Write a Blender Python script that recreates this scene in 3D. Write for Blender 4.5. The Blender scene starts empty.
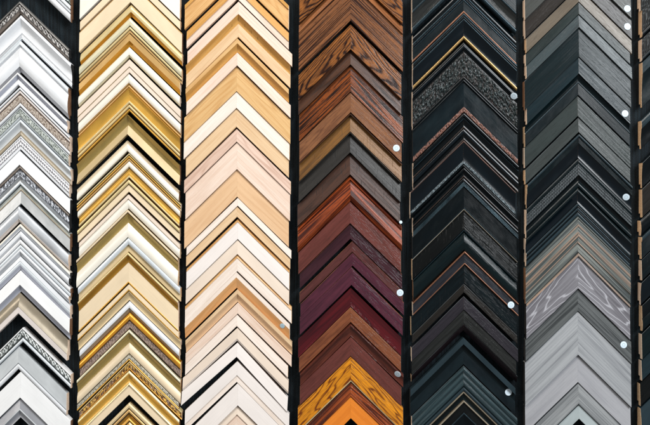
# A shop wall of mitred picture-frame corner samples, six columns and the start of a seventh.
import bpy, bmesh, math, random
from mathutils import Vector, noise as mnoise

PX = 0.002                 # one photo pixel = 2 mm on the face of the samples
SLOPE = 0.982               # the arms fall a little less than 45 degrees
CT = 1/math.sqrt(1+SLOPE*SLOPE)
COL = bpy.context.scene.collection
scene = bpy.context.scene

# ------------------------------------------------------------------ colours and materials
def lin(hexs, k=1.0):
    h = hexs.lstrip('#'); out = []
    for i in (0, 2, 4):
        c = int(h[i:i+2], 16)/255
        c = c/12.92 if c <= 0.04045 else ((c+0.055)/1.055)**2.4
        out.append(min(c*k, 0.86))
    return (*out, 1.0)

class NT:
    """short node writer"""
    def __init__(s, name):
        s.m = bpy.data.materials.new(name); s.m.use_nodes = True
        s.t = s.m.node_tree; s.t.nodes.clear()
        s.out = s.n('ShaderNodeOutputMaterial'); s.b = s.n('ShaderNodeBsdfPrincipled')
        s.l(s.b.outputs[0], s.out.inputs[0])
    def n(s, typ, **kw):
        nd = s.t.nodes.new(typ)
        for k, v in kw.items(): setattr(nd, k, v)
        return nd
    def l(s, a, b): s.t.links.new(a, b)
    def put(s, sock, v):
        if hasattr(v, 'is_output'): s.l(v, sock)
        else: sock.default_value = v
    def math(s, op, a, b=0.0, c=None, clamp=False):
        nd = s.n('ShaderNodeMath', operation=op, use_clamp=clamp)
        s.put(nd.inputs[0], a); s.put(nd.inputs[1], b)
        if c is not None: s.put(nd.inputs[2], c)
        return nd.outputs[0]
    def coords(s, su, sv, off=0.0):
        uv = s.n('ShaderNodeUVMap', uv_map='UVMap')
        oi = s.n('ShaderNodeObjectInfo')
        mul = s.n('ShaderNodeVectorMath', operation='MULTIPLY'); s.l(uv.outputs[0], mul.inputs[0])
        mul.inputs[1].default_value = (su, sv, 1)
        r = s.n('ShaderNodeVectorMath', operation='MULTIPLY_ADD')
        cx = s.n('ShaderNodeCombineXYZ')
        for i in range(3): s.l(oi.outputs['Random'], cx.inputs[i])
        s.l(cx.outputs[0], r.inputs[0]); r.inputs[1].default_value = (41.3, 17.7, 93.1)
        s.l(mul.outputs[0], r.inputs[2])
        a = s.n('ShaderNodeVectorMath', operation='ADD'); s.l(r.outputs[0], a.inputs[0])
        a.inputs[1].default_value = (off, off*1.7, off*.3)
        return a.outputs[0]
    def noise(s, su, sv, detail=3, rough=.55, off=0.0, dist=0.0):
        nd = s.n('ShaderNodeTexNoise'); s.l(s.coords(su, sv, off), nd.inputs['Vector'])
        nd.inputs['Scale'].default_value = 1; nd.inputs['Detail'].default_value = detail
        nd.inputs['Roughness'].default_value = rough; nd.inputs['Distortion'].default_value = dist
        return nd.outputs[0]
    def remap(s, v, a, b, c=0.0, d=1.0):
        nd = s.n('ShaderNodeMapRange'); s.put(nd.inputs[0], v)
        for i, x in enumerate((a, b, c, d)): nd.inputs[i+1].default_value = x
        return nd.outputs[0]
    def mix(s, f, a, b):
        nd = s.n('ShaderNodeMix', data_type='RGBA'); s.put(nd.inputs[0], f)
        s.put(nd.inputs[6], a); s.put(nd.inputs[7], b)
        return nd.outputs[2]
    def bump(s, h, strength, dist):
        nd = s.n('ShaderNodeBump'); s.l(h, nd.inputs['Height'])
        nd.inputs['Strength'].default_value = strength; nd.inputs['Distance'].default_value = dist
        s.l(nd.outputs[0], s.b.inputs['Normal'])
    def fin(s, color, rough, metal=0.0, coat=0.0, spec=.5):
        s.put(s.b.inputs['Base Color'], color); s.put(s.b.inputs['Roughness'], rough)
        s.b.inputs['Metallic'].default_value = metal
        s.b.inputs['Coat Weight'].default_value = coat; s.b.inputs['Coat Roughness'].default_value = .18
        s.b.inputs['Specular IOR Level'].default_value = spec
        return s.m

def shade(hexs, k): 
    c = lin(hexs); return (min(c[0]*k, .9), min(c[1]*k, .9), min(c[2]*k, .9), 1)

def paint(name, hexs, rough=.4, metal=0.0, var=.12, grain=0.0, coat=0.0, second=None):
    """painted, lacquered or leafed finish with slight mottling, brush lines and handling marks"""
    t = NT(name); c = lin(hexs)
    big = t.noise(14, 30, 3)
    c2 = lin(second) if second else shade(hexs, 1-var*1.6)
    col = t.mix(t.remap(big, .35, .68), c, c2)
    line = t.noise(10, 420, 3, .6, 5.1)
    col = t.mix(t.math('MULTIPLY', t.remap(line, .45, .75), .12+grain), col, shade(hexs, .62))
    dust = t.noise(900, 900, 2, .6, 2.2)
    col = t.mix(t.math('MULTIPLY', t.remap(dust, .66, .76), .22), col, shade(hexs, .55))
    r = t.remap(t.noise(40, 90, 4, .6, 9.0), .3, .7, max(rough-.1, .08), rough+.05)
    t.bump(t.math('ADD', t.math('MULTIPLY', line, .6), t.math('MULTIPLY', t.noise(160, 200, 3), .5)), .25 if metal < .2 else .12, .0005)
    return t.fin(col, r, metal, coat)

def wood(name, light, dark, K=10, cu=5, cv=45, sharp=2.0, camt=.6, fine=.5, fu=9, fv=330, rough=.42, coat=0.0, tick=0.0, spec=.4, det=1.5, cath=None, pore=0.0):
    """stained wood: elongated growth-ring contours, fine pores along the arm and optional distress marks across it"""
    t = NT(name)
    n = t.noise(cu, cv, det, .4, 0, .3 if det else 0)
    ph = t.math('MULTIPLY', n, K*6.283)
    if cath:             # flat-sawn arches: nested parabolas running along the arm, their axis wandering from piece to piece
        A, B, C = cath
        sp = t.n('ShaderNodeSeparateXYZ'); uvn = t.n('ShaderNodeUVMap', uv_map='UVMap'); t.l(uvn.outputs[0], sp.inputs[0])
        oi = t.n('ShaderNodeObjectInfo')
        v0 = t.math('MULTIPLY_ADD', oi.outputs['Random'], .016, .008)
        dv = t.math('SUBTRACT', sp.outputs[1], v0)
        ph = t.math('ADD', t.math('MULTIPLY', t.math('MULTIPLY', dv, dv), A*6.283), t.math('MULTIPLY', sp.outputs[0], B*6.283))
        ph = t.math('ADD', ph, t.math('MULTIPLY', t.noise(9, 50, 2, .5, 1.0), C*6.283))
    s = t.math('SINE', ph)
    con = t.math('POWER', t.math('MULTIPLY_ADD', s, .5, .5), sharp)
    fi = t.remap(t.noise(fu, fv, 4, .65, 3.3), .40, .70)
    br = t.remap(t.noise(4, 26, 2, .5, 7.7), .3, .7)
    f = t.math('ADD', t.math('MULTIPLY', con, camt), t.math('MULTIPLY', fi, fine))
    f = t.math('ADD', f, t.math('MULTIPLY', br, .22), clamp=True)
    col = t.mix(f, lin(light), lin(dark))
    if tick:
        tk = t.remap(t.noise(330, 40, 2, .5, 4.4), .62, .72)
        col = t.mix(t.math('MULTIPLY', tk, tick), col, shade(dark, .35))
        f = t.math('ADD', f, tk)
    if pore:             # open pores: short dark dashes along the grain
        po = t.remap(t.noise(60, 900, 2, .6, 8.8), .55, .66)
        col = t.mix(t.math('MULTIPLY', po, pore), col, shade(dark, .6)); f = t.math('ADD', f, t.math('MULTIPLY', po, .35))
    t.bump(f, .35, -.0006)
    r = t.remap(fi, 0, 1, max(rough-.12, .1), rough+.04)
    return t.fin(col, r, 0, coat, spec)

def ornate(name, high, low, metal=.3, rough=.42, third=None, amount=1.0):
    """moulded relief with antique wax left in its hollows (stored with the relief) and rubbed high spots"""
    t = NT(name)
    at = t.n('ShaderNodeAttribute', attribute_name='relief')
    spk = t.noise(420, 420, 3, .65)
    f = t.math('ADD', at.outputs['Fac'], t.remap(spk, .3, .7, -.28, .28))
    col = t.mix(t.remap(f, .22, .62), lin(low), lin(high))
    if third:
        col = t.mix(t.math('MULTIPLY', t.remap(t.noise(90, 120, 3, .6, 6.0), .52, .62), amount), col, lin(third))
    t.bump(spk, .25, .0006)
    return t.fin(col, t.remap(spk, .3, .7, rough-.1, rough+.15), metal)

MATS = {}
DK = 1.0
def hx(c, k):
    if k == 1: return c
    out = '#'
    for v, tint in zip(lin(c, k)[:3], (.72, 1.0, 1.12) if k < .6 else (1, 1, 1)):
        v *= tint
        v = v*12.92 if v < .0031308 else 1.055*v**(1/2.4)-.055
        out += '%02X' % max(0, min(255, round(v*255)))
    return out
def P(k, c, *a, **kw):
    if kw.get('second'): kw['second'] = hx(kw['second'], DK)
    a = list(a)
    if DK < .8 and a: a[0] *= .66
    MATS[k] = paint(k, hx(c, DK), *a, **kw); dull(k)
def W(k, a, b, *r, **kw):
    if DK < .8: kw['rough'] = kw.get('rough', .42)*.7; kw.setdefault('pore', .4)
    else: kw.setdefault('pore', .1)
    MATS[k] = wood(k, hx(a, DK), hx(b, DK), *r, **kw); dull(k)
def dull(k):
    if DK < .8: MATS[k].node_tree.nodes['Principled BSDF'].inputs['Specular IOR Level'].default_value = .22 if DK < .6 else .3
def O(k, *a, **kw): MATS[k] = ornate(k, *a, **kw)
# whites and silvers
P('pure_white', '#F2F3F5', .35, var=.05); P('soft_white', '#E6E8EB', .33, var=.10); P('warm_white', '#F6F0E8', .38, var=.05)
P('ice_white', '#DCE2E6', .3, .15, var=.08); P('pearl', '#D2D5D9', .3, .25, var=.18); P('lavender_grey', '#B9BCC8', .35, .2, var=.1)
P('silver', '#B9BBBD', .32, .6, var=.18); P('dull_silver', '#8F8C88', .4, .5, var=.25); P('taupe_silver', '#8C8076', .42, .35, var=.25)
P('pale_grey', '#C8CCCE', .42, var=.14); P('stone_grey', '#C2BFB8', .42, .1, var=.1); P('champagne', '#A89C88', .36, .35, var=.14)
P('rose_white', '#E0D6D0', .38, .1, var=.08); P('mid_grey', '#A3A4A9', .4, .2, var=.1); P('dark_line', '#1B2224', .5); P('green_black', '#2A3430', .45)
P('mottled_silver', '#DCDDDD', .35, .3, var=.5, second='#A6AAA8'); P('verdigris', '#C9CDC8', .42, .25, var=.5, second='#7F8A84')
# golds and creams
P('gold', '#EBB550', .30, .4, var=.16, grain=.08); P('pale_gold', '#F0D8A0', .30, .3, var=.12, grain=.1); P('amber_gold', '#D0912A', .30, .4, var=.2, grain=.12)
P('bronze_gold', '#B9852E', .33, .4, var=.2, grain=.12); P('olive_gold', '#B59A5A', .30, .4, var=.15, grain=.05); P('white_gold', '#F1E6C4', .30, .25, var=.12, grain=.08)
P('cream', '#E6D1B0', .38, var=.07, grain=.03); P('cream_white', '#F0E8DA', .34, var=.06); P('blush', '#E4D2C0', .4, var=.06); P('rose_tan', '#D6AC6C', .34, .3, var=.12)
P('beige', '#D6BE92', .38, .1, var=.12); P('brown_line', '#6E4820', .45, .2); P('orange_gold', '#EBA437', .28, .45, var=.2)
# pale woods
W('maple', '#E0C29C', '#CBA67C', 5, 4, 40, 2, .35, .6, rough=.48); W('blush_wood', '#E7D3C3', '#D3B49E', 4, 4, 40, 2, .3, .6, rough=.5)
W('white_wash', '#ECDFD4', '#D9C6B6', 4, 4, 40, 2, .25, .6, rough=.5); W('honey', '#D9AE76', '#BE8A4E', 7, 5, 50, 2, .4, .65, rough=.45)
W('amber_wood', '#CF9C56', '#B27C38', 6, 4, 40, 2, .4, .4, rough=.4); W('pine', '#D8B27C', '#C2935A', 8, 4, 45, 2.5, .45, .6, rough=.48)
W('peach_wood', '#DFBA92', '#CBA076', 5, 4, 40, 2, .35, .3, rough=.5); W('orange_pine', '#DCA872', '#C48A50', 6, 4, 40, 2, .4, .4, rough=.42)
W('pink_beech', '#DCC0AE', '#BE9C88', 9, 6, 60, 2, .5, .6, rough=.5); P('white_texture', '#E9E0DA', .5, var=.04, grain=.06)
# browns
DK = .72
W('oak_dark', '#AE6C34', '#2A1610', 5, 6, 60, 2.2, .75, .6, 12, 420, rough=.42, cath=(6000, 30, 4.0), pore=.7)
W('oak_stripe', '#A56A42', '#2C1812', 9, 1.2, 95, 2.0, .7, .6, 7, 420, rough=.45, pore=.7)
W('oak_tan', '#B9784A', '#6A3F26', 5, 5, 40, 2.5, .4, .45, rough=.34, coat=.25); W('umber', '#63402C', '#2A1810', 6, 4, 50, 2, .5, .5, rough=.55)
W('oak_red', '#A55626', '#241410', 8, 2.6, 110, 1.8, .75, .7, 12, 420, rough=.45, pore=.8); W('walnut_tan', '#9F6C48', '#6E4630', 5, 6, 70, 2, .35, .7, 25, 420, rough=.5, pore=.5)
DK = .66
W('golden_brown', '#9A6A34', '#4E3216', 4, 4, 40, 2, .4, .5, rough=.62, tick=.5); W('ebony_brown', '#3C3834', '#171412', 4, 5, 60, 2, .3, .5, rough=.66, tick=.9)
W('dark_walnut', '#5E3F32', '#2A1A14', 4, 5, 60, 2, .3, .5, rough=.66, tick=.8); W('cherry_stripe', '#C05A2A', '#43160C', 9, 1.6, 70, 1.6, .7, .5, 5, 330, rough=.6, pore=.5)
DK = .62
W('rosewood', '#824840', '#58302A', 4, 5, 60, 2, .3, .5, 20, 380, rough=.42); W('plum_dark', '#4E2C34', '#2C161E', 4, 5, 60, 2, .3, .5, rough=.38)
W('mauve_brown', '#70403C', '#452424', 4, 5, 60, 2, .3, .5, rough=.4); W('purple', '#683444', '#40202C', 4, 5, 60, 2, .3, .45, rough=.36, coat=.1)
W('oxblood', '#6E1A22', '#2E0A12', 4, 5, 40, 2, .4, .4, rough=.3, coat=.4, pore=.05); DK = .75
W('chestnut', '#94593A', '#5E3222', 5, 5, 60, 2, .35, .6, 18, 380, rough=.4)
W('mahogany', '#6B3628', '#3A1A16', 5, 5, 60, 2, .35, .5, rough=.36, coat=.15); DK = 1.0
W('golden_oak', '#E0901C', '#6A3206', 5, 7, 50, 4.5, .75, .55, 10, 380, rough=.36, cath=(2600, 17, 5.5), pore=.6)
W('red_stripe', '#A84F20', '#3C1408', 10, 1.4, 70, 1.6, .7, .4, rough=.3, coat=.3); W('bright_orange', '#E0822A', '#BE6214', 4, 4, 40, 2, .3, .35, rough=.3, coat=.3)
# blacks
DK = .36
P('black', '#11181B', .3, var=.3, coat=.2); P('satin_black', '#161D20', .42, var=.3); P('charcoal', '#2D3233', .45, var=.25); P('blue_black', '#141E25', .28, var=.3, coat=.35)
P('worn_charcoal', '#2B3235', .4, var=.6, second='#171C1F'); DK = 1.0
P('copper', '#8C5F48', .35, .5, var=.3); P('copper_worn', '#6A4A3E', .4, .3, var=.6, second='#3A2620')
P('gold_lip', '#B08E5A', .3, .7, var=.2); DK = .36; P('graphite', '#5C6468', .32, .45, var=.25); P('worn_silver', '#8B9498', .38, .4, var=.7, second='#2C3438')
DK = 1.0; P('brown_edge', '#35261E', .35, var=.3); P('beige_edge', '#857A68', .4); DK = .36
P('slate', '#4D5659', .4, var=.18); P('teal_black', '#1C272A', .4, var=.25);
W('black_wood', '#242A2C', '#101416', 4, 5, 60, 2, .3, .6, rough=.4, tick=.2); W('black_brown', '#2A2624', '#131211', 4, 5, 60, 2, .3, .6, rough=.4, tick=.5)
W('green_black_wood', '#24302F', '#141C1C', 4, 5, 60, 2, .3, .6, rough=.38); W('purple_grey', '#51474B', '#383034', 4, 5, 60, 2, .3, .5, rough=.4)
W('brown_wood', '#4B3B34', '#2F2420', 5, 5, 60, 2, .35, .5, rough=.4); W('mauve_grey', '#5C4A4D', '#3C3033', 4, 5, 60, 2, .3, .6, rough=.42)
W('grey_brown_wood', '#554A44', '#352D29', 5, 6, 70, 2, .35, .7, rough=.42); W('wine_dark', '#3A2426', '#1E1214', 4, 5, 60, 2, .3, .5, rough=.4)
W('grey_line_wood', '#66706F', '#333B3C', 8, 2, 70, 2, .4, .8, 8, 420, rough=.45)
# greys
DK = .46
W('taupe_wood', '#7A6C64', '#54483F', 4, 5, 60, 2, .3, .6, rough=.45); W('dark_brown_wood', '#54423C', '#38291F', 4, 5, 60, 2, .3, .5, rough=.45); W('tan_edge', '#B08C74', '#83624E', 4, 5, 60, 2, .3, .5, rough=.4)
W('olive_grey_wood', '#4B4A45', '#31312E', 4, 5, 60, 2, .3, .6, rough=.45); W('grey_taupe_wood', '#6B6765', '#474442', 4, 5, 60, 2, .3, .6, rough=.42)
W('charcoal_wood', '#2C3435', '#1B2223', 3, 5, 60, 2, .3, .5, rough=.42); W('teal_grey_wood', '#354042', '#222B2D', 3, 5, 60, 2, .3, .5, rough=.42)
W('warm_grey_wood', '#58544E', '#3F3C38', 3, 5, 60, 2, .3, .6, rough=.48); W('taupe_flat', '#69605A', '#4D4641', 3, 5, 60, 2, .3, .6, rough=.48)
DK = 1.0
W('driftwood', '#7C7F79', '#2E3535', 6, 1.4, 110, 1.5, .6, .8, 5, 400, rough=.55); W('drift_tan', '#9A7F6C', '#3A3A36', 6, 1.4, 110, 1.5, .6, .7, 5, 400, rough=.55)
W('limed_purple', '#545156', '#A09FA4', 9, 5, 40, 13, .85, .3, 9, 380, rough=.5, cath=(4200, 17, 3.4)); W('dark_grey_wood', '#5C5F5F', '#222627', 6, 2, 100, 1.6, .55, .6, 7, 360, rough=.5)
W('ash_grey', '#9EA0A2', '#707276', 5, 2, 50, 2, .4, .6, 5, 330, rough=.5); W('smooth_grey', '#A0A0A3', '#838388', 3, 3, 40, 2, .3, .4, rough=.5)
W('light_grey_wood', '#949697', '#5C5F61', 5, 2, 60, 2, .4, .7, 5, 360, rough=.5); P('pale_grey_rim', '#A3ACAD', .42, var=.12)
# reliefs
O('antique_silver', '#B4B0AC', '#3C3836', .35); O('brown_silver', '#BDB2A6', '#6A5648', .25); O('bead_white', '#F4F2F2', '#8F8C92', .1)
O('grey_silver', '#B9BCC2', '#5A5C62', .35); O('white_silver', '#D6DAD8', '#4C524F', .3); O('green_silver', '#C4CAC5', '#4F5A55', .3)
O('crackle_silver', '#C9C4B4', '#7C7360', .35); O('gold_brown', '#D9AC58', '#6E4C38', .45, third='#8C7468'); O('brown_crackle', '#A08C80', '#5C4840', .2)
O('black_scroll', '#1D2829', '#06090A', .15, .36, third='#3A2A26', amount=.35); O('dot_black', '#2E3538', '#0A0E10', .2); O('silver_bead', '#626E73', '#0E1416', .3)
O('copper_bead', '#744C3E', '#1C1210', .2); O('black_rib', '#1C2122', '#06080A', .1)

def raw(name, a, b):
    t = NT(name)
    f = t.remap(t.noise(500, 500, 3), .3, .7)
    return t.fin(t.mix(f, lin(a), lin(b)), .75)
MATS['end_pine'] = raw('end_pine', '#E2C7A4', '#B98F66'); MATS['end_pale'] = raw('end_pale', '#EBD6C2', '#CDB094')
MATS['end_brown'] = raw('end_brown', '#8A6446', '#5C402C'); MATS['end_black'] = raw('end_black', '#1A1C1D', '#0E1011')

# ------------------------------------------------------------------ moulding geometry
def relief(kind, u, v, w):
    """height 0..1 of a moulded ornament; u along the arm, v across it, w its width (metres)"""
    s = v/w
    edge = min(1, min(s, 1-s)*5)
    if kind == 's':       # scrolling leaves
        p = min(w*2.1, .0125)
        q = max(1, round(w/.010)); a = math.sin(2*math.pi*u/p + 2.4*math.sin(2*math.pi*s*.9*q + .6))
        b = math.sin(2*math.pi*u/(p*.47) - 3.0*math.cos(math.pi*s*1.7*q))
        n = mnoise.noise(Vector((u*420, v*420, 3.1)))
        return max(0, min(1, .5+.32*a+.22*b+.28*n))*edge
    if kind == 'x':       # rough crackle
        n = mnoise.noise(Vector((u*380, v*380, 9.1)))+.5*mnoise.noise(Vector((u*900, v*900, 2.1)))
        return max(0, min(1, .5+.6*n))*min(1, edge*1.5)
    if kind == 'y':       # dense carved foliage, no regular repeat
        n = mnoise.noise(Vector((u*230, v*230, 4.1)))+.55*mnoise.noise(Vector((u*520, v*520, 7.7)))
        return max(0, min(1, .5+1.1*n))*min(1, edge*1.5)
    if kind == 'd':       # two rows of beads
        p = w*.42
        r = .0
        for row in (.27, .73):
            uu = ((u/p + (.5 if row > .5 else 0)) % 1)-.5
            d = math.hypot(uu*p, (s-row)*w)/(p*.5)
            r = max(r, math.sqrt(max(0, 1-d*d)))
        return r
    if kind == 'n':       # one row of beads
        p = w*1.0
        uu = (u/p) % 1-.5
        d = math.hypot(uu*p, (s-.5)*w)/(p*.5)
        return math.sqrt(max(0, 1-d*d))
    if kind == 'k':       # fine knurled grid
        return .5+.25*math.sin(2*math.pi*u/.0046)+.25*math.sin(2*math.pi*v/.0046)
    if kind == 'g':       # ribs across the arm
        return .5+.5*math.sin(2*math.pi*(u/.007)+2.0*math.sin(math.pi*s))
    return .5

AMP = {'s': 2.6, 'x': 1.4, 'd': 2.2, 'n': 2.0, 'k': .9, 'g': 2.0, 'y': 2.6}

class Seg:
    def __init__(s, txt):
        q = txt.split()
        s.w = float(q[0]); s.shape = q[1]; s.h0 = float(q[2]); s.h1 = float(q[3]); s.mat = q[4]
        s.part = q[5] if len(q) > 5 else None
    def prof(s, t0, t1):
        """points (t px, h mm) across the segment, ends included"""
        wmm = (t1-t0)*PX*CT*1000
        if s.shape == 'f': n = 1
        elif s.shape in AMP: n = max(4, int(wmm/.9))
        elif s.shape == 'l': n = 18
        else: n = 10
        pts = []
        for i in range(n+1):
            a = i/n; h = s.h0+(s.h1-s.h0)*a
            if s.shape == 'c': h -= math.sin(math.pi*a)*min(.22*wmm, .45*max(abs(s.h1-s.h0), 6))
            elif s.shape == 'v': h += math.sin(math.pi*a)*min(.18*wmm, 5)
            elif s.shape == 'b': h += math.sqrt(max(0, 1-(2*a-1)**2))*min(.42*wmm, 4)
            elif s.shape == 'l': h += abs(math.sin(3*math.pi*a))*min(.14*wmm, 2)
            pts.append((t0+(t1-t0)*a, h))
        return pts

def new_obj(name, bm, mats, parent):
    me = bpy.data.meshes.new(name); bm.to_mesh(me); bm.free()
    for m in mats: me.materials.append(MATS[m])
    for p in me.polygons: p.use_smooth = True
    me.set_sharp_from_angle(angle=math.radians(28))
    o = bpy.data.objects.new(name, me); COL.objects.link(o)
    if parent: o.parent = parent
    return o

def sweep(loop, mats, side, E, endmat, step, kind=None, band=None, seed=0.0):
    """sweep a closed cross-section [(t px, h mm, material of the face to the next point)] from the mitre to the
    upright end cut; kind/band: relief laid over the t-range band"""
    bm = bmesh.new(); uvl = bm.loops.layers.uv.new('UVMap')
    rl = bm.verts.layers.float.new('relief')
    L = E*PX; x0 = .00003
    n = max(1, int(L/CT/step)) if step else 8
    cols = []
    for i in range(n+1):
        x = x0+(L-x0)*i/n
        row = []
        for k, (t, h, mt) in enumerate(loop):
            hh = h; rv = .5
            if kind and band and mt is not None and band[0]-1e-6 <= t <= band[1]+1e-6 and k < band[2]:
                rv = relief(kind, x/CT+seed, (t-band[0])*PX*CT, (band[1]-band[0])*PX*CT)
                hh += rv*AMP[kind]
            if not kind:   # hand-finished: arms are never dead straight
                hh += .22*mnoise.noise(Vector((x*14+seed*9, t*.15, side*3.0)))
            tt = t+(.10*mnoise.noise(Vector((x*16, seed*7+side, .3))) if not kind else 0)
            v = bm.verts.new((side*x, -hh/1000, -SLOPE*x-tt*PX)); v[rl] = rv
            row.append(v)
        cols.append(row)
    m = len(loop)
    for i in range(n):
        xa = x0+(L-x0)*i/n; xb = x0+(L-x0)*(i+1)/n
        for k in range(m):
            k2 = (k+1) % m
            vs = [cols[i][k], cols[i+1][k], cols[i+1][k2], cols[i][k2]]
            uv = [(xa, k), (xb, k), (xb, k2), (xa, k2)]
            if side < 0: vs.reverse(); uv.reverse()
            f = bm.faces.new(vs)
            f.material_index = mats.index(loop[k][2] or endmat)
            for lp, (xx, kk) in zip(f.loops, uv):
                # flat band coordinate plus drop, so sides do not smear
                lp[uvl].uv = (xx/CT, loop[kk][0]*PX*CT-loop[kk][1]/1000*.35)
    for row, flip in ((cols[0], True), (cols[n], False)):
        vs = list(row)
        if flip != (side < 0): vs.reverse()
        f = bm.faces.new(vs); f.material_index = mats.index(endmat)
        for lp in f.loops: lp[uvl].uv = (lp.vert.co.z, lp.vert.co.y)
    bmesh.ops.recalc_face_normals(bm, faces=bm.faces)
    return bm

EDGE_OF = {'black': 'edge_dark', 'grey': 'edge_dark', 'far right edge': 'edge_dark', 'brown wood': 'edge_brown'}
CLEAR = {'white and silver': .75, 'gold': .6, 'pale wood': .22, 'brown wood': .4, 'black': .4, 'grey': .4, 'far right edge': .4}
DK = 1.0
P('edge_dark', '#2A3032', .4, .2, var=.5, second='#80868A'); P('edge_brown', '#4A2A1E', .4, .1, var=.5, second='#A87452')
def corner(px, py, T, segs, label, group, EL, ER, rot, endmat, seed, edge=None):
    root = bpy.data.objects.new('frame_corner_sample', None); COL.objects.link(root)
    root.empty_display_size = .03
    root.location = ((px-325)*PX, 0, (212.5-py)*PX); root.rotation_euler = (0, math.radians(rot), 0)
    root['label'] = label; root['category'] = 'frame corner'; root['group'] = group
    segs = [Seg(x.strip()) for x in segs.split('/')]
    main = max((s for s in segs if not s.part), key=lambda s: s.w, default=segs[0]).mat
    for i, s in enumerate(segs):                              # bands with a finish of their own
        if not s.part and s.mat != main and s.w >= 1.9 and len(segs) > 1:
            s.part = 'lip' if i == len(segs)-1 else 'rim' if i == 0 else {'b': 'bead', 'c': 'cove', 'v': 'swell', 'l': 'fluting'}.get(s.shape, 'band')
    # flat faces are planed with a slight fall to the outer edge, each stock its own
    fr = random.Random(seed*131)
    for s in segs:
        wmm = s.w*PX*CT*1000
        if s.shape == 'f' and wmm > 6 and abs(s.h1-s.h0) <= 3.2:
            s.h0 = min(s.h0, s.h1-min(fr.uniform(.05, .15)*wmm, 3.6))
    tot = sum(s.w for s in segs); t = 0; spans = []
    for s in segs:
        spans.append((t, t+s.w/tot*T)); t += s.w/tot*T
    # top line of the rail; named bands are set into it
    top = []
    for s, (a, b) in zip(segs, spans):
        if s.part:
            top += [(a, s.h0-2.5, s.mat), (b, s.h1-2.5, s.mat)]
        else:
            pts = s.prof(a, b); top += [(p[0], p[1], s.mat) for p in pts]
    prof_all = []
    for s, (a, b) in zip(segs, spans): prof_all += s.prof(a, b)
    # softened outer and inner arrises
    def soften(top):
        ch = min(.35, T*.04)
        t0, h0, m0 = top[0]; t1, h1, m1 = top[-1]
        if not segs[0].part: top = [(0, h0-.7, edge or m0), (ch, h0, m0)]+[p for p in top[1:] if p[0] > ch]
        if not segs[-1].part: top = [p for p in top[:-1] if p[0] < T-ch]+[(T-ch, h1, m1), (T, h1-.7, m1)]
        return top
    top = soften(top)
    hin = top[-1][1]; rab = min(9.5, hin-3); rw = min(5.5/(PX*CT*1000), T*.4)
    last = segs[-1].mat; first = segs[0].mat
    top[-1] = (top[-1][0], top[-1][1], last)
    loop = top+[(T, rab, None), (T-rw, rab, None), (T-rw, 1.2, None), (0, 1.2, first)]
    # clean doubled points
    cl = []
    for p in loop:
        if cl and abs(p[0]-cl[-1][0]) < 1e-5 and abs(p[1]-cl[-1][1]) < 1e-5: cl[-1] = p; continue
        cl.append(p)
    loop = cl
    for side, E in ((-1, EL), (1, ER)):
        mats = []
        for p in loop:
            mm = p[2] or endmat
            if mm not in mats: mats.append(mm)
        if endmat not in mats: mats.append(endmat)
        rail = new_obj('rail', sweep(loop, mats, side, E, endmat, None, seed=seed), mats, root)
        if side*(px-325) < 0 or abs(px-325) < 40:             # the sawn end that faces the aisle
            pts = [(p[0], p[1]) for p in prof_all if True]
            lo = [(T, rab), (T-rw, rab), (T-rw, 1.2), (0, 1.2)]
            ring = [(max(.12, min(T-.12, a)), b-.25 if b > 2 else b+.3) for a, b in pts]+[(T-.12, rab+.3), (T-rw-.12, rab+.3), (T-rw-.12, 1.5), (.12, 1.5)]
            rr = []
            for p in ring:
                if not rr or abs(p[0]-rr[-1][0])+abs(p[1]-rr[-1][1]) > 1e-4: rr.append(p)
            eb = bmesh.new(); uvl = eb.loops.layers.uv.new('UVMap')
            A = [eb.verts.new((side*E*PX, -h/1000, -SLOPE*E*PX-tt*PX)) for tt, h in rr]
            B = [eb.verts.new((side*(E*PX+.0004), -h/1000, -SLOPE*E*PX-tt*PX)) for tt, h in rr]
            eb.faces.new(A); eb.faces.new(B)
            for i in range(len(A)):
                j = (i+1) % len(A); eb.faces.new((A[i], A[j], B[j], B[i]))
            bmesh.ops.recalc_face_normals(eb, faces=eb.faces)
            for f in eb.faces:
                for l in f.loops: l[uvl].uv = (l.vert.co.z, l.vert.co.y)
            new_obj('sawn_end', eb, [endmat], rail)
        for s, (a, b) in zip(segs, spans):
            if not s.part: continue
            pts = s.prof(a, b)
            nt = len(pts)
            lp = [(p[0], p[1], s.mat) for p in pts]+[(b, s.h1-2.5, s.mat), (a, s.h0-2.5, s.mat)]
            kind = s.shape if s.shape in AMP else None
            bm = sweep(lp, [s.mat, endmat], side, E, endmat, .0011 if kind else None, kind, (a, b, nt), seed)
            new_obj(s.part, bm, [s.mat, endmat], root)
    root['_p'] = 0; del root['_p']
    return root, prof_all

# sticker: a small round paper dot with a faint printed ring
for k, h in (('sticker_paper', '#C9D8E2'), ('sticker_ring', '#98AEBB'), ('sticker_blue', '#AECBDA')):
    t = NT(k); f = t.remap(t.noise(200, 200), .3, .7); MATS[k] = t.fin(t.mix(f, lin(h), shade(h, .9)), .5)

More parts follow.
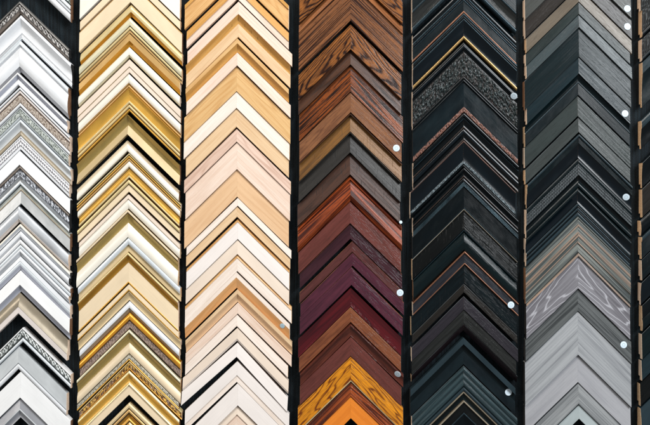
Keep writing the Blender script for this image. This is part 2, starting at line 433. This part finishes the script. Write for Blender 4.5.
def sticker(root, prof, px, py, apx, apy, r=3.4, blue=False):
    dx = px-apx; dy = py-apy; t = dy-SLOPE*abs(dx)
    def hh(tt):
        for (a, ha), (b, hb) in zip(prof, prof[1:]):
            if a <= tt <= b and b > a: return ha+(hb-ha)*(tt-a)/(b-a)
        return prof[-1][1]
    tm = prof[-1][0]; q = lambda d: hh(min(max(t+d, .3), tm-.3))
    k = (q(2.5)-q(-2.5))/(5*PX*1000*CT)                       # slope across the arm
    h = max(q(d)-k*d*PX*1000*CT for d in (-3, -2, -1, 0, 1, 2, 3))+.2
    bm = bmesh.new(); N = 40; rad = r*PX
    rings = [(0, .5), (.36, .5), (.46, .5), (.93, .5), (1.0, .35), (1.0, 0)]
    prev = None
    c = bm.verts.new((0, -.0005, 0)); fl = []
    for rr, z in rings[1:]:
        cur = [bm.verts.new((rad*rr*math.cos(2*math.pi*i/N), -z/1000, rad*rr*math.sin(2*math.pi*i/N))) for i in range(N)]
        for i in range(N):
            j = (i+1) % N
            f = bm.faces.new([c, cur[i], cur[j]] if prev is None else [prev[i], cur[i], cur[j], prev[j]])
            f.material_index = 1 if abs(rr-.46) < .01 else 0
        prev = cur
    bm.faces.new(prev)
    bmesh.ops.recalc_face_normals(bm, faces=bm.faces)
    o = new_obj('sticker', bm, ['sticker_blue' if blue else 'sticker_paper', 'sticker_blue' if blue else 'sticker_ring'], root)
    o.location = (dx*PX, -h/1000, -dy*PX)
    sgn = 1 if dx > 0 else -1
    inward = Vector((-sgn*SLOPE*CT, 0, -CT)); nrm = (Vector((0, -1, 0))-inward*k).normalized()
    o.rotation_mode = 'QUATERNION'; o.rotation_quaternion = Vector((0, -1, 0)).rotation_difference(nrm)
    o['label'] = 'pale blue round dot' if blue else 'small white round sticker'

ORD = ['first', 'second', 'third', 'fourth', 'fifth', 'sixth', 'seventh', 'eighth', 'ninth', 'tenth', 'eleventh', 'twelfth',
       'thirteenth', 'fourteenth', 'fifteenth', 'sixteenth']
def place(n, i):
    if i == 0: return 'topmost'
    if i == n-1: return 'lowest'
    if i < n/2: return ORD[i]+' from top'
    return ORD[n-1-i]+' from bottom'

def column(ax, rows, colname, EL, ER, ends, seed, dots=()):
    """rows: (apex y px, thickness px or None = up to the next, sideways shift px, profile, look[, turn degrees])"""
    rnd = random.Random(seed); n = len(rows); done = []
    for i, row in enumerate(rows):
        ay, T, dx, segs, look = row[:5]; rot = row[5] if len(row) > 5 else 0
        if T is None:
            ny, nx = rows[i+1][0], rows[i+1][2]
            # room left by the next sample on both arms
            T = min(ny-ay+SLOPE*(nx-dx), ny-ay-SLOPE*(nx-dx))-CLEAR[colname]
        lab = f'{look} corner, {place(n, i)} in the {colname} column'
        em = rnd.choice(ends)
        r, pr = corner(ax+dx, ay, T, segs, lab, 'frame corner samples in the '+colname+' column', EL+rnd.uniform(-1.5, 1.2), ER+rnd.uniform(-1.5, 1.2),
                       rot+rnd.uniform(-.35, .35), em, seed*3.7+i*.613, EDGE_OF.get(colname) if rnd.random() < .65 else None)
        done.append((r, pr, ax+dx, ay, T))
    for d in dots:
        x, y = d[0], d[1]
        for r, pr, cx, cy, T in done:
            t = y-cy-SLOPE*abs(x-cx)
            if 0 <= t <= T+.6: sticker(r, pr, x, y, cx, cy, *d[2:]); break
        else: print('no sample under dot', d)

# ------------------------------------------------------------------ the columns, read off the photograph from top to bottom
PALE = ['end_pine', 'end_pale', 'end_pine', 'end_brown']; DARK = ['end_pine', 'end_pale', 'end_brown', 'end_black', 'end_pale']

SILVER = [
 (-55, 28, 0, '3 f 20 22 pale_grey/8 s 20 20 green_silver ornament/1 f 15 15 dark_line/4 v 19 21 ice_white/1 f 16 16 dark_line/3 f 20 21 pearl/1 f 16 15 dark_line/8 v 20 18 soft_white', 'white lined silver moulding, bare board below,'),
 (1, None, -.5, '2.6 v 20 22 dull_silver/8 s 19 19 antique_silver ornament/3 c 21 17 taupe_silver', 'dark antique silver scrollwork'),
 (15.2, 24.2, 1, '3 v 22 25 soft_white/14 c 25 16 soft_white/4 c 16 17 pearl/2 b 16 16 ice_white/1 f 15 15 mid_grey', 'glossy white scooped'),
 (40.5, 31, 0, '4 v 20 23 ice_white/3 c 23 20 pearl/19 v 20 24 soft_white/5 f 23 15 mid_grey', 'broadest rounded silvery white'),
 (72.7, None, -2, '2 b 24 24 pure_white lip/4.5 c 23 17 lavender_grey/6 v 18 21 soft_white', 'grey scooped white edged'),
 (87.3, 18.6, 0, '2 b 22 22 soft_white/1 f 19 19 dark_line/2.2 v 21 21 rose_white/1 f 18 18 dark_line/8 x 20 19 brown_silver ornament/3 b 19 19 soft_white lip', 'brown and silver textured'),
 (107.4, None, 0, '1.4 b 20 20 pale_grey/8 x 20 19 green_silver ornament/2 f 20 18 pale_grey', 'green flecked mottled silver'),
 (119.5, None, .5, '3 b 21 22 ice_white/8 c 22 17 pale_grey/5 c 17 20 champagne', 'smooth pale grey, beige inner edge,'),
 (135.8, None, .5, '1.5 f 20 20 soft_white/8.5 d 19 20 bead_white ornament/3 f 20 20 soft_white', 'white double beaded'),
 (150.8, None, -.5, '15 f 22 22 pure_white', 'narrow flat pure white'),
 (166, None, 0, '2.6 b 21 21 taupe_silver/8 y 19 20 grey_silver ornament/5 c 21 18 silver/3 b 20 20 ice_white lip', 'silver leaf pattern, white lip'),
 (185.7, None, .8, '3 c 20 18 verdigris/2 b 19 19 champagne rim/13 f 19 20 mottled_silver', 'mottled silver with tan ridge'),
 (206.4, None, -1.6, '13 v 19 19 pearl/3 c 20 15 rose_white', 'pearl rounded'),
 (224, None, 0, '2 f 20 21 cream_white/4 c 21 18 pearl', 'thin cream edged pearl'),
 (231.2, None, .3, '5 v 20 21 soft_white/2 c 20 17 pearl', 'thin rounded white, dull lower edge,'),
 (239.6, None, 0, '4 v 21 20 pure_white/1 f 17 17 mid_grey/3 v 19 19 ice_white', 'thin white grooved'),
 (248.8, None, 0, '3 b 20 20 soft_white/3.5 c 20 16 pearl', 'thin white with hollow'),
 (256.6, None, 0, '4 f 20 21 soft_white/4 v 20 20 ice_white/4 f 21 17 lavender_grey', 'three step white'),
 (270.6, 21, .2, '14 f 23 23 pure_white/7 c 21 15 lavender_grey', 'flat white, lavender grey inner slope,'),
 (293, 20, -1.2, '12 c 17 24 champagne/6 f 25 24 rose_white lip', 'champagne with pale lip'),
 (327.6, None, 2.8, '1.5 b 22 22 pure_white/6.5 s 20 20 white_silver ornament/1 f 18 18 dark_line/3.5 b 20 20 ice_white lip', 'narrow white silver scrollwork'),
 (347, None, -2, '16 f 20 20 pale_grey/1 f 18 18 mid_grey/5 v 20 19 soft_white', 'broad pale grey, grooved white lip,'),
 (371.9, None, .3, '26 f 22 22 pure_white', 'broadest flat pure white'),
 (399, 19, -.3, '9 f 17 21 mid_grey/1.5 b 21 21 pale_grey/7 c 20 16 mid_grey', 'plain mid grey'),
]
column(20, SILVER, 'white and silver', 52, 49.4, ['end_pale', 'end_brown', 'end_pale', 'end_black'], 1)

GOLD = [
 (-52, None, 0, '23 f 22 22 cream_white', 'broad ivory, cut off by the frame,'),
 (-28.6, None, .6, '1.2 f 19 19 brown_line/9 f 20 21 cream', 'cream with brown line'),
 (-18, 20, 1.5, '1.2 f 19 20 rose_tan/19 f 22 22 cream', 'widest flat plain cream'),
 (3.6, None, 2, '9 v 17 22 pale_gold/4.5 c 22 15 amber_gold', 'pale gold, amber inner slope,'),
 (17.5, None, .8, '7 v 20 21 white_gold/1 f 17 17 brown_line/2.5 b 19 19 pale_gold/1 f 17 17 dark_line/2 f 20 19 rose_tan', 'light gold fluted'),
 (33.4, None, .4, '7 f 21 21 rose_tan/5.5 c 21 16 amber_gold', 'tan with amber hollow'),
 (46.8, 9.8, .2, '8 v 20 22 cream_white/2 f 21 18 white_gold', 'slim ivory'),
 (59.2, None, .4, '7 f 21 21 blush/.8 f 19 19 olive_gold/5 f 21 20 blush', 'blush with green groove'),
 (73.6, None, -.4, '9 v 19 20 cream_white/1.4 b 18 18 rose_tan/1 f 16 16 brown_line/2.5 b 18 18 rose_tan', 'rounded ivory, tan ribs on inner edge,'),
 (88, 22.8, 0, '12 c 23 17 gold/3 b 18 18 pale_gold/1 f 16 16 amber_gold/3 b 18 18 pale_gold/1 f 16 16 brown_line/2.4 b 17 17 gold', 'bright gold hollow, ribbed inner edge,'),
 (114.6, 19.5, -1.4, '10 c 24 15 olive_gold/9 f 15 24 beige', 'deep V shaped beige, olive shaded outer side,'),  # olive outer half is the hollow's shade, put into the colour
 (140.6, None, -1.6, '3 c 22 20 cream/9 v 19 22 cream_white', 'rounded ivory over thin gold ribs'),
 (153, None, 0, '1.6 b 20 20 pale_gold/1 f 17 17 dark_line/2 b 20 20 gold/1 f 17 17 dark_line/2 b 20 20 rose_tan', 'thin black and gold ribbed'),
 (161, None, 0, '6 v 20 21 cream_white/1.5 f 20 18 beige', 'thin ivory'),
 (168.6, None, .2, '7 c 19 22 gold/2.5 b 21 21 pale_gold', 'plain amber gold hollow'),
 (178.6, 13, -.4, '1 f 18 18 brown_line/4 b 20 20 pale_gold/1 f 18 18 brown_line/7 f 21 20 cream', 'pale gold stepped'),
 (194.4, 14, -.6, '4 f 21 22 blush/10 v 19 20 cream_white', 'blush edged ivory'),
 (209.8, 27.4, -1.2, '2.4 b 22 22 cream/1 f 19 19 brown_line/9 c 22 16 olive_gold/14 v 16 22 cream_white', 'big ivory swelling with olive shaded hollow'),  # olive cove paints the shade of a hollow lit from above
 (238, None, -.6, '6 v 22 21 ice_white/7 f 20 18 beige', 'bluish white, beige inner slope,'),
 (252.6, None, -1, '2.2 b 23 23 pale_gold/7.5 c 23 17 bronze_gold/19 f 18 19 cream/1.6 b 19 19 gold', 'wide cream panel, bronze gold hollow,'),
 (284.4, None, -.2, '4.5 f 21 21 cream/1.4 b 20 20 gold', 'narrow cream, thin gold inner bead,'),
 (291.4, None, 0, '9 c 22 18 beige', 'plain beige hollow'),
 (301.2, None, .4, '6 v 20 22 soft_white/4 f 21 16 champagne', 'white ridge, grey inner slope,'),
 (312.6, 15.6, .6, '6 v 20 22 orange_gold/1 f 19 19 brown_line/7 x 19 18 brown_crackle ornament', 'orange gold, crackled brown inner band,'),
 (329.6, None, .2, '3 b 23 23 white_gold/1 f 20 20 olive_gold/9 c 23 17 olive_gold/11 v 16 20 cream', 'olive hollow, pale peach swelling,'),
 (354.2, None, 0, '4.8 x 20 20 crackle_silver ornament/1.6 b 20 20 gold', 'thin crackled silver'),
 (361.4, None, .4, '1.4 b 21 21 pale_gold/6 y 19 19 gold_brown ornament/1.4 b 20 20 orange_gold', 'gold and brown ornate'),
 (370.6, 24.4, 0, '3 v 20 22 pale_gold/8 c 22 17 gold/3 v 17 21 pale_gold/10 f 21 20 cream', 'gold hollow, flat cream inner border,'),
 (403, 27, 0, '4 v 20 22 beige/1 f 18 18 dark_line/3 b 21 21 rose_tan/1 f 18 18 dark_line/4 c 20 18 bronze_gold/2 b 18 18 gold/1 f 16 16 dark_line/6 v 17 19 rose_tan', 'brown and tan many stepped'),
]
column(129, GOLD, 'gold', 50.8, 51, PALE, 2)

PALEW = [
 (-46, 24.4, 0, '4 f 20 20 amber_wood/21 f 21 21 honey', 'honey wood, topmost and cut off,'),
 (-18.6, 17, .4, '9 f 17 21 amber_wood/8 f 21 20 blush_wood', 'amber and pale pink'),
 (1, None, 1.4, '12 f 21 21 blush_wood', 'pale pink wood'),
 (14.4, 22.2, 1.2, '8.5 c 24 16 amber_wood/13 f 17 18 maple', 'amber cove, wide maple inner flat,'),
 (38.4, None, .4, '4.5 f 22 22 pine/8 c 22 14 amber_wood', 'deep shadowed amber slope'),
 (52.2, None, .2, '13 f 22 22 blush_wood', 'flat blush above wide pine'),
 (66.2, None, -.4, '25 f 21 21 pine', 'widest grained golden pine'),
 (91.3, None, -.4, '16 f 19 22 white_wash', 'white washed, whitest of the upper half,'),
 (108.4, 18.4, -.6, '18 f 21 21 maple', 'plain flat tan maple'),
 (128.6, None, -.4, '12.6 f 18 21 pink_beech', 'pinkish brown beech'),
 (142.2, None, 0, '27 f 22 22 blush_wood', 'wide plain blush wood'),
 (169.4, None, 0, '27 f 21 21 peach_wood', 'wide plain peach wood'),
 (197.8, None, .8, '8 f 22 22 white_wash', 'thin white washed'),
 (206.8, 10, 0, '10 f 20 21 maple', 'thin tan maple'),
 (218.8, None, .8, '3 f 15 20 honey/17 f 20 21 white_texture', 'speckled ivory with orange shaded edge'),  # honey edge: orange lit shading put into the band's colour
 (239.8, None, .4, '14 f 20 21 blush', 'smooth blush'),
 (254.6, None, .2, '3 f 17 20 honey/12.5 f 20 21 white_wash', 'cream with thin tan shaded edge'),  # honey edge carries the slope's shading as colour
 (272.2, None, -.6, '4.5 f 22 22 white_wash/9.5 f 22 15 orange_pine', 'orange pine slope, cream upper edge,'),
 (289.4, None, .4, '4 f 23 23 maple/8 c 23 16 peach_wood', 'peach cove with rim'),
 (302.8, 11, .8, '11 f 21 21 blush_wood', 'small blush'),
 (314.8, 11.4, 0, '11.5 f 20 22 white_wash', 'small white washed', .6),
 (327.9, 13, .4, '11 f 21 22 blush/2.5 f 22 19 white_wash', 'blush with white inner edge', 1.8),
 (343.0, 14.0, .4, '15 f 22 22 white_texture', 'tilted white textured', 3.4),
 (361.6, 20.4, .2, '13 f 21 21 white_texture/6.5 f 21 20 white_wash', 'white textured just below the tilted one,', 1.0),
 (383.4, None, .8, '20 f 20 22 white_texture', 'wide white textured'),
 (406.6, 30, 0, '8 f 17 20 blush/22 f 20 21 blush_wood', 'pinkish white'),
]
column(237, PALEW, 'pale wood', 52, 53, ['end_pale', 'end_pine', 'end_black'], 3, dots=[(282.3, 326, 2.6, True)])

BROWN = [
 (-56, 29, 0, '29 f 22 22 oak_dark', 'dark grained oak, topmost and cut off,'),
 (-26, 46.4, 0, '8 f 14 21 oak_tan/38 f 17 22 oak_stripe', 'widest stripy oak'),
 (23.6, None, 0, '25 f 16 22 oak_dark/15 f 14 20 umber', 'figured oak, smooth dark inner slope,'),
 (64.4, None, 0, '27 f 14 22 oak_red', 'streaky red oak'),
 (92, None, 0, '20 f 22 22 walnut_tan', 'plain tan walnut'),
 (113, None, -.4, '1.5 b 19 19 umber/16 f 13 20 golden_brown', 'sloping golden brown'),
 (131.8, None, -.4, '1.2 b 20 20 ebony_brown/19 f 13 21 ebony_brown', 'sloping ebony with tick marks'),
 (153, None, -.6, '20 f 13 21 dark_walnut', 'sloping dark walnut with tick marks'),
 (175.3, None, -.2, '4 f 15 20 cherry_stripe/15 f 16 22 cherry_stripe/6 f 22 15 cherry_stripe', 'bright red striped cherry'),
 (201.8, None, -.6, '20.5 f 22 22 rosewood', 'flat dusty rosewood'),
 (223.8, 15, -.4, '15 f 20 21 plum_dark', 'dark plum, black gap on its left,'),
 (241.2, None, 1.6, '10 f 19.5 21 mauve_brown', 'mauve brown'),
 (252.6, None, 1.8, '13 f 21 21 purple', 'narrower purple'),
 (267, 18, .8, '5 f 20.5 21 purple/13 f 21 22 purple', 'wider two step purple'),
 (288, None, 0, '18.5 c 22 18 oxblood', 'glossy oxblood red'),
 (307.4, None, -.2, '14 f 22 22 chestnut', 'flat chestnut'),
 (322.8, None, 0, '3 f 19 22 mahogany/11 c 22 16 mahogany', 'hollowed dark mahogany'),
 (337.4, None, .2, '18 f 19 20 rosewood', 'dull rosewood directly above golden oak'),
 (356.6, 25, .2, '24 f 22 22 golden_oak/1.6 f 21 21 beige', 'golden oak with dark figure'),
 (382.6, None, 0, '14 f 17 20 red_stripe', 'red brown striped'),
 (397, 21.5, 0, '21 f 22 21 bright_orange', 'plain bright orange'),
]
column(350.7, BROWN, 'brown wood', 52, 51.4, ['end_black', 'end_brown', 'end_black'], 4,
       dots=[(396.4, 148), (400.2, 292.7), (397.6, 374.4), (400.6, 222.3, 1.6)])

BLACK = [
 (-52, 34, 0, '12 f 20 22 charcoal/3 b 21 21 slate/14 c 21 18 grey_brown_wood/5 b 20 20 graphite', 'brushed dark grey, topmost and cut off,'),
 (-15, None, .2, '9 v 14 19 black/2.6 b 21 21 graphite/2.4 b 20 20 blue_black/2 b 19 19 graphite/10 f 19 20 charcoal/2.2 b 20 20 copper lip', 'charcoal with copper lip'),
 (13, 26, .2, '2.4 b 21 21 graphite/2.4 b 20 20 black/2 b 20 20 graphite/14 c 20 15 blue_black/3.4 b 20 20 gold_lip lip', 'black cove with gold lip'),
 (41, None, .2, '3 v 17 20 black/4.5 b 21 21 blue_black/3 c 20 18 black/24 y 18 19 black_scroll ornament/3.5 b 19 19 black', 'black carved foliage'),
 (79.6, None, .2, '1.6 b 20 20 black/24 f 18 20.5 worn_charcoal/5.5 x 20 20 copper_bead ornament', 'worn charcoal, beaded copper edge,'),
 (112.4, None, .3, '4.5 b 21 21 black/1.6 b 19 19 graphite/7 c 20 16 black/1.2 b 18 18 brown_edge/5 v 17 19 blue_black/5 c 19 16 black/1.6 b 18 18 brown_edge', 'black multi ribbed with brown lines'),
 (140.4, None, .2, '1.6 b 20 20 copper_worn/18 c 20 16 blue_black/4 x 19 19 silver_bead ornament/3 b 16 16 black', 'blue black cove, silver worn bead,'),
 (167.4, None, .4, '3 b 20 20 black/5 c 19 16 satin_black/1.2 b 18 18 brown_edge/5 v 16 18 black/4.5 l 19 19 worn_silver bead', 'black with worn silver ribs'),
 (186.6, None, .4, '20.5 f 17 20 satin_black/1 b 19 19 graphite', 'plain satin black'),
 (208.8, None, .4, '1 b 20 20 beige_edge/19.5 f 20 20 black_brown', 'black brown, scratched across,'),
 (229.8, None, .4, '1 b 20 20 graphite/19.5 v 16 19 green_black_wood', 'green black rounded'),
 (251.2, None, 1, '1.8 b 22 22 copper rim/9.5 f 21 21 purple_grey/1.4 b 21 21 copper lip', 'purple grey, copper lines at both edges,'),
 (264.8, None, .8, '18.5 f 20 20 black_wood', 'flat black wood above brown strip'),
 (283.8, 8.6, .4, '8.5 f 20 21 brown_wood', 'thin brown strip'),
 (296.4, None, .2, '12.5 f 21 21 mauve_grey', 'flat mauve grey'),
 (310.2, None, .2, '13 f 20 21 grey_brown_wood', 'flat brown grey wood'),
 (324, 7, .2, '6.5 f 20 14 wine_dark', 'thin wine dark sloping'),
 (337.6, 27, 0, '6.5 f 22 22 slate/7 f 18 15 teal_black/13 f 16 19 worn_charcoal', 'slate edged dark worn'),
 (366, None, 0, '20 l 18 20 grey_line_wood', 'grey fine lined wood'),
 (387, None, .2, '4 b 19 19 slate/2 b 18 18 beige_edge/6 c 19 15 teal_black', 'narrow slate ribbed'),
 (400.6, 30, .3, '1.6 b 21 21 beige_edge rim/9 f 20 20 black_brown/1.6 b 20 20 graphite/14 c 20 17 satin_black', 'dark brown, thin beige rim,'),
]
column(463.6, BLACK, 'black', 52.2, 53, DARK, 5, dots=[(513.6, 96.2), (510.6, 305.2), (508.8, 392.9)])

GREY = [
 (-54, None, 0, '20 f 21 21 taupe_wood', 'taupe wood, topmost and cut off,'),
 (-33, None, 0, '19 f 20 20 dark_brown_wood', 'dark brown wood'),
 (-13, None, .4, '13 f 17 20 tan_edge', 'light tan brown'),
 (1.8, None, .4, '11.5 f 20 20 olive_grey_wood', 'olive grey wood'),
 (14.2, None, .4, '12 f 18 22 grey_taupe_wood', 'lighter grey taupe wood'),
 (27.6, None, .4, '29 f 19 21 charcoal_wood', 'broad dark charcoal'),
 (57.2, None, .2, '15 f 21 21 teal_grey_wood', 'flat teal grey with sticker'),
 (74.4, None, -.2, '6 c 20 15 teal_black/2 b 19 19 slate/11 f 19 20 charcoal', 'black cove, slate ridge,'),
 (95.6, 20.4, -.6, '20 f 20 20 warm_grey_wood', 'flat warm grey'),
 (117.6, 14.4, 0, '14 f 20 21 taupe_flat', 'flat taupe'),
 (133.8, None, .4, '3 b 21 21 slate/6 f 20 20 teal_black/14 c 19 14 blue_black', 'blue black cove with sticker'),
 (158.4, None, 0, '5 v 19 20 teal_black/11 k 19 20 dot_black ornament/5 c 20 15 black/7 v 15 18 teal_black', 'black knurled'),
 (187.6, None, -.4, '4 v 17 20 teal_black/11 c 20 15 blue_black', 'plain black hollow'),
 (203, None, -.4, '2.4 b 20 20 slate/2 b 19 19 black/2.4 b 19 19 slate/2 b 18 18 black/4 v 18 18 slate', 'black and slate thin ribbed'),
 (216.4, None, -.4, '2 b 20 20 driftwood/5 f 19 20 driftwood/2.5 f 20 20.4 drift_tan/5 f 20 20 driftwood/5 f 20.4 21 drift_tan/4 f 20.6 20 driftwood/2 f 20 20.3 drift_tan/9 f 20 19 driftwood', 'weathered driftwood with tan streaks'),
 (253, None, -.2, '3 f 19 21 drift_tan/32 f 21 21 limed_purple', 'purple grey limed grain'),
 (289.2, None, -.4, '21 f 18 21 dark_grey_wood', 'dark grey stripy wood'),
 (311.4, None, -.4, '43 f 22 22 ash_grey', 'broadest light ash grey'),
 (355.4, 27, -.4, '27 f 20 20 smooth_grey', 'broad smooth pale grey'),
 (383.4, None, .2, '21 f 18 21 light_grey_wood', 'light grey lined wood'),
 (405.2, 14, .8, '13 f 22 19 pale_grey_rim', 'small pale grey'),
]
column(578.6, GREY, 'grey', 53, 52.6, DARK+['end_pale'], 6,
       dots=[(627.2, 8.6), (628, 26), (625.2, 113.4), (627.2, 197), (624.2, 344.8)])

EDGE = []
ends7 = [(-24, 8), (9, 36), (38, 60), (62, 107), (119, 147), (162, 187), (189, 217), (219, 234), (236, 258), (260, 280), (282, 304), (306, 331), (333, 358), (360, 380), (382, 404), (407, 440)]
looks7 = [('9 v 17 21 satin_black/20 g 19 19 black_rib ornament', 'ribbed black, topmost and cut off,'), ('20 g 20 20 black_rib ornament/5 b 20 20 black', 'ribbed black with smooth inner bead'),
          ('18 g 20 20 black_rib ornament/4 b 20 20 charcoal', 'ribbed black with charcoal bead'), ('10 f 20 21 teal_grey_wood/30 c 21 17 teal_black', 'broad teal black'),
          ('8 v 19 21 slate/20 c 20 17 black', 'slate edged black hollow'), ('25 c 22 17 black', 'black hollow'), ('28 f 20 21 brown_wood', 'dark brown'),
          ('15 v 18 20 satin_black', 'narrow satin black'), ('5 b 20 20 slate/17 f 20 20 charcoal', 'charcoal, slate rim,'), ('20 f 19 21 black_wood', 'flat black wood'),
          ('22 c 21 17 blue_black', 'blue black hollow'), ('12 f 20 20 black/12 v 18 20 teal_black', 'two step black'), ('25 f 20 21 green_black_wood', 'flat green black'),
          ('20 f 17 21 teal_grey_wood', 'sloping teal grey'), ('22 f 20 20 black_brown', 'black brown'), ('30 v 18 20 slate', 'rounded slate')]
for (a, b), (s, l) in zip(ends7, looks7): EDGE.append((a-50.6, b-a, 0, s, l))
column(694.5, EDGE, 'far right edge', 53, 52, ['end_pine', 'end_pale', 'end_pine'], 7)

# ------------------------------------------------------------------ the wall behind: black ribbed display fabric
t = NT('display_fabric')
tc = t.n('ShaderNodeTexCoord')
def fnoise(sx, sz, d=3):
    mp = t.n('ShaderNodeMapping'); t.l(tc.outputs['Object'], mp.inputs[0]); mp.inputs['Scale'].default_value = (sx, 1, sz)
    nd = t.n('ShaderNodeTexNoise'); t.l(mp.outputs[0], nd.inputs['Vector']); nd.inputs['Scale'].default_value = 1; nd.inputs['Detail'].default_value = d
    return nd.outputs[0]
rib = fnoise(260, 9); spk = fnoise(420, 420)
f = t.math('ADD', t.math('MULTIPLY', t.remap(rib, .45, .72), .7), t.math('MULTIPLY', t.remap(spk, .5, .75), .5), clamp=True)
t.bump(f, .6, .0015)
MATS['display_fabric'] = t.fin(t.mix(f, lin('#060D11'), lin('#1E2B32')), .85, spec=.25)
bm = bmesh.new(); bmesh.ops.create_cube(bm, size=1)
for v in bm.verts: v.co = (v.co.x*5, v.co.y*.03+.0155, v.co.z*3.2)
wall = new_obj('wall', bm, ['display_fabric'], None); wall['kind'] = 'structure'

# ------------------------------------------------------------------ camera and lamps
D = 1.75
cam = bpy.data.cameras.new('camera'); co = bpy.data.objects.new('camera', cam); COL.objects.link(co)
co.location = (0, -.021-D, 0); co.rotation_euler = (math.radians(90), 0, 0)
cam.sensor_width = 36; cam.lens = 36*D/(650*PX); cam.clip_start = .05; cam.clip_end = 100
scene.camera = co

def area(name, loc, target, sx, sy, power, color):
    l = bpy.data.lights.new(name, 'AREA'); l.shape = 'RECTANGLE'; l.size = sx; l.size_y = sy; l.energy = power; l.color = color
    o = bpy.data.objects.new(name, l); COL.objects.link(o); o.location = loc
    o.rotation_euler = (Vector(target)-Vector(loc)).to_track_quat('-Z', 'Y').to_euler()
area('key_lamp', (1.9, -2.0, 1.35), (0, 0, 0), 1.2, 1.4, 104, (.93, .97, 1.0))  # soft main light from the upper right, source out of view
area('ceiling_lamp', (-.3, -1.7, 2.6), (0, 0, -.1), 2.2, .5, 58, (1.0, .96, .90))
area('left_fill', (-2.6, -2.4, .6), (0, 0, 0), 1.0, 1.4, 34, (1.0, .93, .84))  # added fill from the left to brighten the left columns, no known source
w = bpy.data.worlds.new('World'); scene.world = w; w.use_nodes = True
bg = w.node_tree.nodes['Background']; bg.inputs[0].default_value = (.92, .96, 1.0, 1); bg.inputs[1].default_value = .22

scene.render.engine = 'CYCLES'
scene.view_settings.view_transform = 'Standard'; scene.view_settings.look = 'None'
scene.view_settings.exposure = 0; scene.view_settings.gamma = 1
